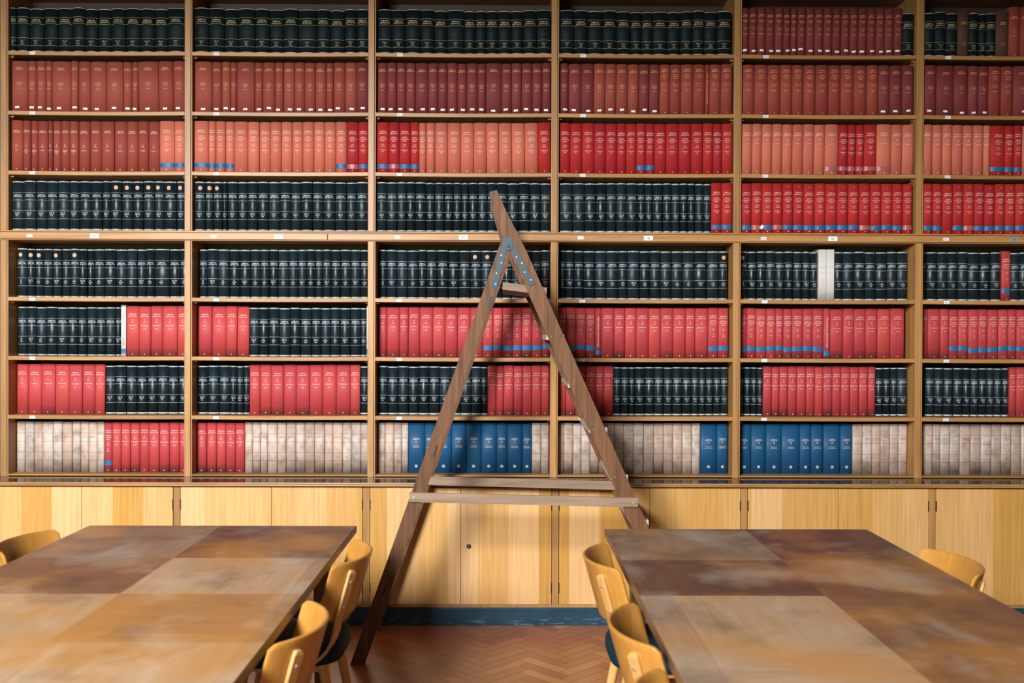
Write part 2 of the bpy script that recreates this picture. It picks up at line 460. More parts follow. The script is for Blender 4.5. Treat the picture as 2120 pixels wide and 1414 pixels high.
# ------------------------------------------------------------------ bookcase
bc = empty('bookcase', (X0+3*BAY, YB, .787))
tag(bc, 'tall honey-coloured oak bookcase with numbered bays, standing on the dark counter', 'bookcase')
DEEP = .31
for i in range(NB+1):
    x = X0+BAY*i; h = UPR/2
    for z0, z1 in ((.787, 2.124), (2.179, 3.56)):
        m = MB().bbox(x-h, x+h-.0085, YB, YB+DEEP, z0, z1, .002)
        m.bbox(x+h-.006, x+h, YB+.002, YB+DEEP, z0, z1, .001).box(x+h-.0095, x+h-.005, YB+.012, YB+DEEP, z0, z1)
        m.build('upright', M_['oak_z'], bc)
rail = MB().bbox(X0-UPR/2, X0+NB*BAY+UPR/2, YB-.006, YB+DEEP, 2.1705, 2.179, .0025)
rail.bbox(X0-UPR/2, -1.011, YB-.010, YB+.03, 2.1295, 2.1655, .003).bbox(-1.009, X0+NB*BAY+UPR/2, YB-.010, YB+.03, 2.1295, 2.1655, .003)
rail.bbox(X0-UPR/2, X0+NB*BAY+UPR/2, YB-.005, YB+DEEP, 2.1235, 2.1275, .0015).box(X0-UPR/2, X0+NB*BAY+UPR/2, YB+.004, YB+DEEP-.01, 2.127, 2.171)
rail_o = rail.build('middle_rail', M_['oak_x'], bc)
MB().bbox(X0-UPR/2, X0+NB*BAY+UPR/2, YB-.004, YB+DEEP, 3.56, 3.60, .003).build('top_board', M_['oak_x'], bc)
def tag_card(parent, name, x, z, wd, ht, s, mat='white', y=YB-.0012, cap=None, ink='ink'):
    o = MB().box(x-wd/2, x+wd/2, y, y+.0012, z-ht/2, z+ht/2).build(name, M_[mat], parent, off=parent['_o'])
    off = list(parent['_o'])
    V, F = text_flat([(s, x, z, cap or ht*.55, wd*.8)])
    n = len(o.data.vertices)
    # the print is part of the card: second material on the same mesh
    me = o.data; vs = [v.co[:] for v in me.vertices]; fs = [tuple(p.vertices) for p in me.polygons]
    nf = len(fs)
    vs += [(a-off[0], y-.0004-off[1], b-off[2]) for a, b in V]; fs += [tuple(i+n for i in f) for f in F]
    m2 = bpy.data.meshes.new(name); m2.from_pydata(vs, [], fs); m2.materials.append(M_[mat]); m2.materials.append(M_[ink])
    m2.polygons.foreach_set('material_index', [0]*nf+[1]*(len(fs)-nf)); o.data = m2
    return o
def sag(t, r): return -(.0032 if r < 4 else .0018)*(1-(2*t-1)**2)
NUMS = ['38', '39', '40', '41', '42', '43']
for b in range(NB):
    xa, xb = X0+BAY*b+UPR/2, X0+BAY*(b+1)-UPR/2
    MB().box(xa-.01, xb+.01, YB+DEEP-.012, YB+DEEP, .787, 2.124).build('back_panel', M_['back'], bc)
    MB().box(xa-.01, xb+.01, YB+DEEP-.012, YB+DEEP, 2.179, 3.56).build('back_panel', M_['back_shade'], bc)
    for r, z in enumerate(SHELF_Z):
        if r == 3: continue
        th = .0225 if r < 7 else .0088
        yb = YB+.0015 if r != 7 else YB+.001
        m = MB(); N = 10; vs = []; 
        xs = [xa+.0006+(xb-xa-.0012)*k/N for k in range(N+1)]
        for k, x in enumerate(xs):
            s_ = sag(k/N, r) if r < 7 else 0
            zt, zb = z+s_, z+s_-th; e = .0022
            vs += [(x, yb+e, zt), (x, yb, zt-e), (x, yb, zb+e), (x, yb+e, zb), (x, YB+DEEP-.013, zb), (x, YB+DEEP-.013, zt)]
        fs = [(k*6+j, (k+1)*6+j, (k+1)*6+(j+1) % 6, k*6+(j+1) % 6) for k in range(N) for j in range(6)]
        fs += [tuple(range(6)), tuple(range(N*6+5, N*6-1, -1))]
        m.add(vs, fs)
        sh = m.build('shelf', M_['oak_x'], bc, fix=True)
        if r < 7:
            for xp, sg in ((xa, 1), (xb, -1)):
                MB().tube([(xp, YB+.035, z-th-.0055), (xp+sg*.018, YB+.035, z-th-.0055)], .0045, 10).build('shelf_peg', M_['oak_x'], sh)
            rr = r+2 if r < 3 else r+2
            tag_card(sh, 'shelf_number_card', X0+BAY*b+.158, z-.0115+sag(.16, r), .031, .0165, f'{NUMS[b]}/{rr}', 'white' , y=yb-.0012)
    tag_card(rail_o, 'shelf_number_card', X0+BAY*b+.147, 2.1475, .032, .0165, f'{NUMS[b]}/5', 'white', y=YB-.0112)
    tag_card(rail_o, 'bay_number_card', X0+BAY*b+[.513, .513, .52, .53, .54, .535][b], 2.1475, .051, .0255, NUMS[b], 'greylabel' if b == 5 else 'white', y=YB-.0114, cap=.0155)

# ------------------------------------------------------------------ counter and base cabinets
ct = empty('countertop', (.27, 5.7, .765))
tag(ct, 'long dark polished counter under the bookcase, mirroring the lowest books', 'countertop')
XL, XR = X0-.1, X0+NB*BAY+.1
MB().box(XL, XR, YC-.02, 5.975, .7655, .787).build('top_board', M_['counter'], ct)
e = MB().bbox(XL, XR, YC-.030, YC-.018, .7765, .7868, .003).bbox(XL, XR, YC-.032, YC-.018, .767, .775, .003).box(XL, XR, YC-.026, YC-.018, .768, .785)
e.build('edge_strip', M_['oak_x'], ct)
VEN = M_['veneer']
seen = ['at the far left edge, beyond the left table', 'behind the left table', 'beside the ladder foot, with a black lock', 'behind the ladder steps and right table corner', 'right of the ladder, behind the right table', 'at the far right edge, beyond the right table']
for b in range(NB):
    x0, x1 = X0+BAY*b, X0+BAY*(b+1)
    cb = empty('base_cabinet', (x0+BAY/2, YC+.25, 0.0985))
    tag(cb, f'pale wood two-door cupboard under bay {NUMS[b]}, {seen[b]}', 'cabinet', 'cupboards under the counter')
    s = .018
    ca_ = MB().bbox(x1-s, x1+s, YC, YC+.05, .0995, .7645, .0012)
    if b == 0: ca_.bbox(x0-s, x0+s, YC, YC+.05, .0995, .7645, .0012)
    ca_.bbox(x0+s+.0005, x1-s-.0005, YC+.0005, YC+.05, .0995, .1155, .001)
    ca_.box(x0+s, x1-s, YC+.005, YC+.05, .759, .7645)
    ca_.box(x0+s+.001, x1+s-.001, YC+.05, 5.97, .0995, .7645).build('carcass', M_['oak_z'] , cb)
    mid = (x0+x1)/2
    for d, (a, c) in enumerate(((x0+s+.003, mid-.0012), (mid+.0012, x1-s-.003))):
        dr = MB().bbox(a, c, YC-.002, YC+.02, .1175, .758, .0012).build('door', VEN, cb)
        xh = a if d == 0 else c
        for zc in (.662, .208):
            sgn = 1 if d == 0 else -1
            MB().bbox(xh-.0026, xh+.0026, YC-.0055, YC+.004, zc-.029, zc+.029, .0012).build('hinge', M_['hole'], dr)
        if d == 1:
            lk = MB().disc_y(mid+.044, YC-.006, YC, .436, .0125, 24)
            lk.disc_y(mid+.044, YC-.008, YC-.005, .436, .009, 20)
            lo = lk.build('lock', M_['hole'], dr, fix=True)
            MB().box(mid+.0425, mid+.0455, YC-.0088, YC-.0075, .429, .441).build('keyhole', M_['steel2'], lo)

# ------------------------------------------------------------------ books
ROWNAME = ['top shelf', 'second shelf down', 'third shelf down', 'fourth shelf down', 'fifth shelf down', 'sixth shelf down', 'seventh shelf down', 'bottom shelf']
KIND = dict(K=('black_cloth_volume', 'black cloth volume'), k=('black_leather_volume', 'black leather volume'), o=('black_leather_volume', 'black leather volume with orange dot'),
 r=('red_cloth_volume', 'rust red white-labelled volume'), q=('red_cloth_volume', 'brick red cloth volume'), m=('maroon_cloth_volume', 'maroon white-labelled volume'),
 p=('oxblood_cloth_volume', 'oxblood white-labelled volume'), s=('salmon_cloth_volume', 'salmon cloth volume'), S=('salmon_cloth_volume', 'salmon volume with blue tape'),
 c=('salmon_cloth_volume', 'salmon volume with clear tape'), b=('scarlet_cloth_volume', 'scarlet cloth volume'), B=('scarlet_cloth_volume', 'scarlet volume with blue tape'),
 C=('scarlet_cloth_volume', 'scarlet volume with clear tape'), R=('red_buckram_volume', 'red buckram volume'), T=('red_buckram_volume', 'red volume with blue tape'),
 V=('red_buckram_volume', 'thin red volume lettered lengthwise'), v=('red_cloth_volume', 'thin red volume lettered lengthwise'), t=('parchment_volume', 'mottled tan volume'),
 u=('blue_cloth_volume', 'blue cloth volume'), w=('white_paperbound_volume', 'white paperbound volume'), W=('white_paperbound_volume', 'thin white volume with blue tape'),
 n=('brown_cloth_volume', 'brown cloth volume'), l=('red_cloth_volume', 'plain red cloth volume'))
MATOF = dict(K='K', k='k', o='k', r='r', q='q', m='m', p='p', s='s', S='s', c='s', b='b', B='b', C='b', R='R', T='R', V='R', v='q', t='t', u='u', w='w', W='w', n='n', l='q')
BULGE = dict(K=(.016, 2.2), k=(.0175, 2.1), r=(.013, 2.4), q=(.013, 2.4), m=(.013, 2.4), p=(.012, 2.4), s=(.012, 2.6), b=(.012, 2.6), R=(.0085, 3.2), t=(.007, 4), u=(.0105, 2.8), w=(.0015, 6), n=(.012, 2.4))
HGT = dict(K=.249, k=.283, r=.284, q=.284, m=.284, p=.268, s=.285, b=.285, R=.287, t=.290, u=.288, w=.293, n=.262)
LEAN = {(0, 1): (11, 99, -.9), (2, 2): (10, 99, -.7), (4, 2): (0, 99, .7), (4, 0): (0, 99, .55), (5, 0): (0, 99, .7), (5, 1): (0, 99, .6), (5, 2): (0, 99, .5), (3, 1): (3, 99, .5), (3, 0): (6, 99, .6), (0, 6): (0, 7, .45), (1, 5): (0, 4, .5)}

COVER = {}; PAGES = {}
def arc_y(u, mk):
    bu, p = BULGE[mk]; return bu*abs(u)**p
def cover_mesh(mk, w, h, d):
    """case of the book: rounded spine and two boards, open at head and tail"""
    key = (mk, round(w, 3), round(h, 3), d)
    if key in COVER: return COVER[key]
    us = [-1, -.93, -.82, -.66, -.48, -.25, 0, .25, .48, .66, .82, .93, 1]; t = min(.003, w*.2)
    out = [(-w/2, d)] + [(u*w/2, arc_y(u, mk)+(.0012 if abs(u) == 1 else 0)) for u in us] + [(w/2, d)]
    inn = [(-w/2+t, d)] + [(u*(w/2-t), arc_y(u, mk)+t*1.3) for u in us] + [(w/2-t, d)]
    n = len(out)
    vs = [(x, y, 0) for x, y in out] + [(x, y, h) for x, y in out] + [(x, y, 0) for x, y in inn] + [(x, y, h) for x, y in inn]
    fs = []; sm = []
    for i in range(n-1):
        fs.append((i, i+1, n+i+1, n+i)); sm.append(0 < i < n-2)
        fs.append((2*n+i+1, 2*n+i, 3*n+i, 3*n+i+1)); sm.append(False)
        fs.append((n+i, n+i+1, 3*n+i+1, 3*n+i)); sm.append(False)
        fs.append((i+1, i, 2*n+i, 2*n+i+1)); sm.append(False)
    fs += [(0, n, 3*n, 2*n), (n-1, 2*n+n-1, 3*n+n-1, n+n-1)]; sm += [False, False]
    me = bpy.data.meshes.new('book_cover'); me.from_pydata(vs, [], fs); me.polygons.foreach_set('use_smooth', sm)
    me.materials.append(BK[mk]); COVER[key] = me
    return me
def page_mesh(mk, w, h, d):
    key = (round(w, 3), round(h, 3), d)
    if key in PAGES: return PAGES[key]
    t = min(.003, w*.2)+.0002; b0 = BULGE[mk][0]
    me = MB().box(-w/2+t, w/2-t, b0+.006, d-.004, .003, h-.0035).mesh('page_block'); me.materials.append(M_['paper'])
    PAGES[key] = me
    return me
def child(name, me, parent):
    o = bpy.data.objects.new(name, me); COL.objects.link(o); o.parent = parent; return o
def wrap(mk, w, pts, off):
    """flat (x, z) points laid on the rounded spine"""
    u = np.clip(pts[:, 0]/(w/2), -1, 1); bu, p = BULGE[mk]
    return np.stack([pts[:, 0], bu*np.abs(u)**p-off, pts[:, 1]], 1)
def strip(mk, w, z0, z1, off, k=10, dash=0, frac=1.):
    """bands that follow the spine's curve"""
    V, F = [], []
    if dash:
        for i in range(dash):
            a = -1+2*i/dash+.06*2/dash*2; b = -1+2*(i+1)/dash-.06*2/dash*2
            n = len(V); V += [(a*w/2*frac, z0), (b*w/2*frac, z0), (b*w/2*frac, z1), (a*w/2*frac, z1)]; F.append((n, n+1, n+2, n+3))
    else:
        us = [-1, -.93, -.82, -.66, -.48, -.25, 0, .25, .48, .66, .82, .93, 1]; us[0] = -max(frac, .94); us[-1] = -us[0]; k = 12
        frac = 1.
        V = [(u*w/2*frac, z) for u in us for z in (z0, z1)]
        F = [(2*i, 2*i+2, 2*i+3, 2*i+1) for i in range(k)]
    return wrap(mk, w, np.array(V), off), F
def bands(mk, w, specs, off=.0005):
    V, F = [], []; n = 0
    for z0, z1, dash in specs:
        v, f = strip(mk, w, z0, z1, off, dash=dash, frac=.97)
        V.append(v); F += [tuple(i+n for i in q) for q in f]; n += len(v)
    return np.concatenate(V), F
def npmesh(name, V, F, mat):
    me = bpy.data.meshes.new(name); me.from_pydata(V.tolist(), [], F); me.materials.append(mat); return me
CA = ('CHEMICAL', 'ABSTRACTS')
def rows_text(spec, w, h, big=.052):
    """spec: (string, fraction from the top, cap height in m, widest)"""
    return [(s, 0, h*(1-f), cap, min(w*.84, mw)) for s, f, cap, mw in spec]
def disc_pts(x, z, r, n=12, r0=0):
    if r0 == 0:
        V, F = [], []
        for k in range(9):
            a = -1+2*k/8; hh = math.sqrt(max(0, 1-a*a))
            V += [(x+r*a, z-r*hh), (x+r*a, z+r*hh)]
            if k: F.append((2*k-2, 2*k, 2*k+1, 2*k-1))
        return np.array(V), F
    if r0 == 0: return np.array([(x+r*math.cos(2*math.pi*k/n), z+r*math.sin(2*math.pi*k/n)) for k in range(n)]), [tuple(range(n))]
    V = [(x+q*math.cos(2*math.pi*k/n), z+q*math.sin(2*math.pi*k/n)) for q in (r0, r) for k in range(n)]
    return np.array(V), [(k, n+k, n+(k+1) % n, (k+1) % n) for k in range(n)]
PARTS = ['AUTHOR', 'SUBJECT', 'FORMULA', 'PATENT']
def spine_text(t, w, h, i, b, r):
    vol = 38+i+14*b; yr = str(1907+vol)[:4]
    if t == 'K':
        return [(CA[0], .27, .0075, .05), (CA[1], .315, .0075, .055), (f'VOL. {vol}', .75, .0055, .03), (yr, .785, .0055, .028), (f'{i*9+1}-{i*9+9}', .825, .0055, .04)], 'gold'
    if t in 'ko':
        if r in (4, 5) and i % 3 != 1: nb = [(str(vol), .645, .0055, .016), (f'{i*7+1}-{i*7+7}', .675, .0065, .034), (yr, .71, .0055, .02)]
        else: nb = [(f'VOL {vol}', .645, .006, .03), (f'PART {i%4+1}', .675, .0055, .026), (yr, .708, .0055, .022)]
        return [(CA[0], .285, .0068, .044), (CA[1], .317, .0068, .05)]+nb, 'whitefoil'
    if t in 'rm':
        return [(CA[0], .135, .0058, .05), (CA[1], .165, .0058, .054), (f'VOL. {vol}', .425, .0052, .028), (('JAN-MAR', 'APR-JUN', 'JUL-SEP', 'OCT-DEC')[i % 4], .455, .0052, .032), (yr, .487, .0052, .022), (f'{i*410+1}-{i*410+410}', .545, .0045, .04)], 'gold2'
    if t == 'p':
        return [(CA[0], .15, .005, .036), (CA[1], .18, .005, .04), ('DECENNIAL', .27, .0045, .036), ('INDEX', .30, .0045, .026), (f'VOLS. {vol}', .43, .0045, .034), (yr, .46, .0045, .022), (PARTS[i % 4], .55, .0045, .03), (chr(65+i), .58, .0045, .012)], 'gold2'
    if t == 'q' and r == 2 or t == 'l':
        s = [(CA[0], .20, .0056, .048), (CA[1], .23, .0056, .052), (str(vol), .475, .0052, .016), (yr, .51, .0052, .022), (f'{i*310+1}-{i*310+310}', .585, .005, .045)]
        if i in (1, 2, 5, 6, 7): s += [(PARTS[1], .61, .0048, .035), ('A-M', .645, .0048, .02)]
        return s, 'cream' if t == 'q' else 'gold2'
    if t == 'q':
        return [(CA[0], .105, .0056, .05), (CA[1], .14, .0056, .052), ('SEVENTH', .20, .005, .04), ('COLLECTIVE', .235, .005, .05), ('INDEX', .27, .005, .03), (f'VOLS. {vol}-{vol+9}', .38, .005, .045), (f'{yr}-{int(yr)+4}', .42, .005, .04), (PARTS[i % 3], .505, .005, .034), (chr(65+i)+'-'+chr(66+i), .54, .005, .024)], 'gold2'
    if t in 'sScbBC':
        s = [(CA[0], .185, .0062, .042), (CA[1], .222, .0062, .046)]
        if b in (4, 5) and t == 's' or t == 'c': s += [(str(vol), .29, .005, .012), (yr, .32, .005, .018), (f'{i*210+1}-{i*210+210}', .39, .0058, .045)]
        else: s += [('EIGHTH', .30, .0058, .032), ('COLLECTIVE', .335, .0058, .046), ('INDEX', .37, .0058, .028), (f'{vol}-{vol+9}', .445, .0054, .026), (f'{yr}-{str(int(yr)+4)[2:]}', .48, .0054, .03), (PARTS[i % 4]+'S', .555, .0054, .036), (f'{chr(65+i%24)}-{chr(66+i%24)}', .588, .0058, .034)]
        if b >= 4 and r == 3 and i > 3 or b == 5 and r == 3: s.insert(0, (f'{b}{i:02d}', .07, .0045, .02))
        return s, 'cream'
    if t == 'R':
        return [(CA[0], .165, .0062, .044), (CA[1], .207, .0062, .048), (str(vol+20), .275, .0058, .014), (str(1960+i), .318, .0058, .02), (f'{i*9000+1}-{i*9000+9000}', .39, .0058, .056), (f'{i*3+1}-{i*3+3}', .455, .0056, .034)], 'cream'
    if t == 'T':
        return [(CA[0], .165, .0062, .042), (CA[1], .205, .0062, .046), ('CHEMICAL', .265, .0058, .038), ('SUBSTANCE', .302, .0058, .044), ('INDEX', .34, .0056, .026), (str(vol+20), .42, .0056, .014), (str(1976+i % 6), .455, .0056, .02), (f'{chr(65+i)}-{chr(66+i)}', .535, .0056, .022), (f'{i*2+1}-{i*2+3}', .575, .0056, .032)], 'cream'
    if t == 'u':
        return [(CA[0], .308, .0058, .034), (CA[1], .332, .0058, .04), (str(vol+40), .36, .0052, .014), (str(1980+i), .388, .0052, .018), ('ABSTRACTS', .46, .005, .034), (f'{i*40000+1}-{i*40000+39999}', .488, .005, .042)], 'cream'
    if t == 't':
        return [(CA[0], .285, .0045, .034), (CA[1], .31, .0045, .036), (f'VOL. {i+1}', .67, .004, .022), (str(1907+i), .695, .004, .02)], ('cream' if (i*7+b) % 3 == 0 else 'bandline')
    if t == 'w':
        return [('CASSI', .345, .014, .034), ('SOURCE', .45, .0055, .03), ('INDEX', .48, .0055, .024), ('1907-1979', .60, .005, .03), ('A-K' if i % 2 else 'L-Z', .675, .006, .018)], 'pinkink'
    if t == 'n':
        return [(CA[0], .26, .0055, .034), (CA[1], .295, .0055, .038), (f'VOL. {vol}', .70, .005, .03), (yr, .745, .006, .026)], 'gold'
    return [], 'cream'

def strap_tape(o, name, mk, w, z0, z1, mat):
    v, f = strip(mk, w*1.002, z0, z1, .0009, k=12)
    child(name, npmesh(name, v, f, mat), o)

def make_book(t, x, yf, z, w, h, d, lean, i, b, r, label, group):
    mk = MATOF[t]
    o = bpy.data.objects.new(KIND[t][0], cover_mesh(mk, w, h, d)); COL.objects.link(o)
    o.location = (x, yf, z); o.rotation_euler = (0, R(lean), 0)
    tag(o, label, 'book', group)
    child('page_block', page_mesh(mk, w, h, d), o)
    rnd = random.random()
    if t in ('V', 'v', 'W'):
        s = [('CHEMICAL ABSTRACTS - SERVICE SOURCE INDEX', 0, h*.52, min(.0085, w*.5), h*.62)]
        V, F = text_flat(s, vertical=True)
        child('spine_lettering', npmesh('spine_lettering', wrap(mk, w, V, .0005), F, M_['gold2' if t == 'v' else 'cream' if t == 'V' else 'black']), o)
    else:
        spec, inkn = spine_text(t, w, h, i, b, r)
        sh = random.uniform(-.006, .006)
        V, F = text_flat(rows_text([(a, f+(sh if t not in 'ko' else sh*.5), c, m) for a, f, c, m in spec], w, h))
        if t in 'qsScbBCRTVl' and not (t == 'q' and r == 2 and False):
            v2, f2 = disc_pts(0, h*.04, .0026, 8); n = len(V)
            V = np.concatenate([V, v2]); F = F+[tuple(k+n for k in q) for q in f2]
        child('spine_lettering', npmesh('spine_lettering', wrap(mk, w, V, .0005), F, M_[inkn]), o)
    if t in 'ko':
        j = random.uniform(-.004, .004); L = .0013
        old = (b, r, i) in ((0, 3, 11), (0, 3, 9))
        lines = [(h*(1-f-j)-L/2, h*(1-f-j)+L/2, 0) for f in (.243, .388, .605, .765)]
        caps = [(h*.967, h*.99, 9), (h*.008, h*.034, 9)] if r != 6 else [(h*.965, h*.985, 0), (h*.012, h*.038, 0)]
        V, F = bands(mk, w, lines+caps)
        child('spine_tooling', npmesh('spine_tooling', V, F, M_['silver']), o)
        if t == 'o':
            V, F = disc_pts(random.uniform(-.1, .1)*w, h*.862, min(.0118, w*.36), 18)
            child('paper_dot', npmesh('paper_dot', wrap(mk, w, V, .0007), F, M_['dot']), o)
    if t == 'K':
        L = .0011
        V, F = bands(mk, w, [(h*(1-f)-L/2, h*(1-f)+L/2, 0) for f in (.215, .36, .69, .86)]+[(h*.978, h*.99, 0), (h*.004, h*.016, 0)])
        child('spine_tooling', npmesh('spine_tooling', V, F, M_['dimgilt']), o)
    if t == 't':
        L = .0014
        V, F = bands(mk, w, [(h*(1-f)-L/2, h*(1-f)+L/2, 0) for f in (.035, .228, .392, .605, .765, .968)])
        child('spine_tooling', npmesh('spine_tooling', V, F, M_['bandline']), o)
    if t == 'u':
        V, F = disc_pts(0, h*.138, .0082, 20, .0062); n = len(V)
        v2, f2 = disc_pts(0, h*.138, .0034, 10); V = np.concatenate([V, v2]); F = F+[tuple(k+n for k in q) for q in f2]
        child('spine_emblem', npmesh('spine_emblem', wrap(mk, w, V, .0006), F, M_['cream']), o)
    if t in 'rmp':
        lx = random.uniform(-.12, .12)*w; lz = .021+random.uniform(-.005, .005)+(.006 if t == 'p' else 0); lw = min(.0235, w*.62); a = random.uniform(-.12, .12)
        if (b, r, i) == (4, 0, 7): lz += .012
        pts = np.array([(lx+px*math.cos(a)-pz*math.sin(a), lz+px*math.sin(a)+pz*math.cos(a)) for pz in (-.0056, .0056) for px in np.linspace(-lw/2, lw/2, 7)])
        F = [(k, k+1, k+8, k+7) for k in range(6)]
        child('spine_label', npmesh('spine_label', wrap(mk, w, pts, .0009), F, M_['white']), o)
    if t in 'SBcCTVW':
        if t in 'SB': a, c_ = .078, .165
        elif t in 'cC': a, c_ = .075, .165
        elif t == 'T': q = .01+.045*rnd; a, c_ = .115+q, .205+q
        else: a, c_ = .055, .145
        j = random.uniform(-.006, .006)
        strap_tape(o, 'tape_band', mk, w, h*(a+j), h*(c_+j), M_['cleartape' if t in 'cC' else 'bluetape'])
    return o

CELLS = """00 21 K38 K71 K81 K80 K82 K74 K72 K75 K82 K83 K79 K75 K95
01 30 r91 r50 r53 r36 r106 r43 r69 r88 r94 r51 r38 r113 r82 r70
02 30 q66 q43 q41 q57 q27 q46 q50 q50 q63 q66 q73 q70 q63 q60 q64 S84 S64
03 30 k69 k68 k64 k60 k64 k59 k67 k62 k48 o62 o63 o59 o62 o56 o71 o55
04 24 o57 o46 o49 k53 o51 k50 o51 k45 k42 k58 k66 k62 k58 k53 k49 k84 k62 k52
05 29 k53 k53 k58 k61 k62 k58 k50 k57 k52 k55 k36 W29 R74 R67 R69 R83 R72
06 19 R71 R77 R79 R79 R77 R71 R58 k58 k61 k61 k61 k58 k63 k59 k58
07 19 t53 t52 t51 t60 t52 t57 t47 t47 t49 t42 T44 R51 R53 R53 R55 R59 R58 R57 R54
10 29 K81 K85 K82 K93 K82 K80 K83 K103 K77 K83 K68 K69
11 29 r97 r56 r50 r37 r100 r47 r68 r49 r62 r57 r62 r59 r43 r65 r65 m69
12 28 S79 S43 S55 S50 s77 s65 s62 s62 s62 s60 s63 s61 s63 S62 C66 B61
13 30 o58 o46 o54 k28 k58 k56 k57 k62 k64 k62 k57 k65 k62 k67 k64 k57 k70
14 33 k48 k60 k64 k61 k61 k59 k48 k53 k62 k52 k49 k51 k43 k47 k55 k59 k53 k68
15 28 R80 R82 R63 R69 k56 k55 k61 k61 k61 k64 k53 k55 k56 k58 k60 k36 W26
16 21 k63 k63 k64 k40 k37 k36 R61 R65 R71 R72 R77 R75 R78 R81 R57 k64
17 21 R58 R56 R53 R56 R54 t45 t46 t41 t56 t50 t56 t53 t55 t57 t48 t56 t51 t54 t57
20 30 K79 K77 K85 K79 K73 K96 K65 K61 K68 K73 K69 K76 K81
21 30 m53 m55 m52 m54 m73 m55 m53 m57 m53 m61 m48 m88 m58 m56 m61 m56 m52
22 27 B67 C58 B64 B50 s41 s49 s72 s74 s73 s73 s71 s74 s73 s76 b73
23 26 k57 k59 k52 k50 k61 k50 k54 k51 k47 k41 k52 k54 k52 k62 k65 k62 k62 k61
24 31 k44 k58 k63 k59 k49 k60 k65 k62 k65 o64 o61 k59 k55 k59 k55 k53 k54
25 30 R46 R73 R51 R66 R75 R71 R71 R74 R72 T60 T54 T57 T53 T59 T58 T50
26 24 k59 k59 k59 k60 k59 k61 k63 k59 k61 k56 k37 R50 R44 R57 R51 R54 R54 R48
27 23 t46 t50 t45 t38 u92 u66 u91 u84 u87 u88 u62 u86 u56 t52 t50
30 27 K79 K79 K83 K80 K80 K63 K64 K83 K75 K68 K67 K73 K80
31 30 m47 m72 m72 r64 r63 r66 r62 m60 m59 q58 q63 q70 q68 v24 q65 q66
32 29 b58 b68 b69 b65 b64 b53 b58 B53 B50 b66 b73 b70 b67 b57 b52 b62
33 30 k74 k67 k65 k59 k57 k57 k63 k44 k44 k57 k49 k49 k44 k42 k47 k44 B59 B64
34 28 k41 k49 k55 k66 k64 k69 k54 k70 k59 k62 k63 k64 k68 k73 k69 o49
35 23 T50 T56 T58 T53 V36 R73 R63 R65 R72 R69 R72 R72 R55 R75 T59 T58
36 26 R46 R55 R59 R58 R46 R57 k44 k46 k34 k58 k55 k54 k51 k56 k53 k43 k39 k45 k43 k43
37 22 t40 t53 t47 t52 t49 t47 t45 t53 t56 t59 t57 t57 t55 t54 t56 t47 u97 u64
40 20 p46 p46 p49 p52 p48 p43 p36 p50 p49 p51 p51 p50 p49 p49 p51 p49 p51 p52 p49 K67
41 29 q69 q75 q72 q69 q65 q67 q74 q70 q75 q74 q66 m65 m71 m66
42 26 s61 s56 s58 s58 s57 s62 s62 s61 c78 C53 C47 C46 C72 c83 s64 s67
43 27 B59 C60 B60 C57 B59 B61 B63 B62 B66 B63 B62 C65 B63 B63 B60 C54
44 22 o62 k52 k52 k56 k53 k51 k51 k47 k45 w46 w45 k53 k64 k65 k61 k66 k58 k65
45 22 T57 T53 T60 T53 T45 T51 T63 T56 T62 V40 R74 R63 R67 R70 R74 R80
46 20 k46 k40 k36 k33 R51 R44 R49 R51 R54 R50 R48 R54 R50 R52 R52 R52 R43 k46 k43 k40 k59
47 24 u84 u85 u91 u104 u66 u72 u98 u71 t57 t55 t48 t54 t51 t52
50 25 K63 K66 K65 n63 K57 K44 K56 n73 l63 l59 K68 K68 K69 K68 K59
51 27 m73 m100 m81 m58 m59 q71 q70 m97 m59 m58 m59 m49 m53 m54
52 24 s55 s57 s56 s60 s59 s59 s39 B84 B52 B47 s61 s64 s63 s64 s63 s59
53 25 B58 B55 b60 B62 C62 B58 B60 B58 B58 B58 B59 B61 B58 B59 B59 B58
54 32 k50 k62 k61 k59 k61 k67 k61 k62 T53 k55 k57 k49 k48 k48 k48 k48 k48 k48
55 29 R62 R72 R50 T54 T58 T59 T53 T61 T58 T48 T63 R69 R70 R69 R70 R69
56 79 k55 k53 k55 k55 k45 k47 k48 k43 k45 k40 R40 R59 R59 R59 R58 R59 R59 R59
57 28 t44 t50 t43 t57 t58 t63 t59 t60 t56 t59 t58 t58 t59 t59 t53 t54 t53 t51"""
ORD = 'first second third fourth fifth sixth seventh eighth ninth tenth eleventh twelfth thirteenth fourteenth fifteenth sixteenth seventeenth eighteenth nineteenth twentieth twenty-first'.split()
BAYNAME = ['leftmost', 'second', 'third', 'fourth', 'fifth', 'rightmost']
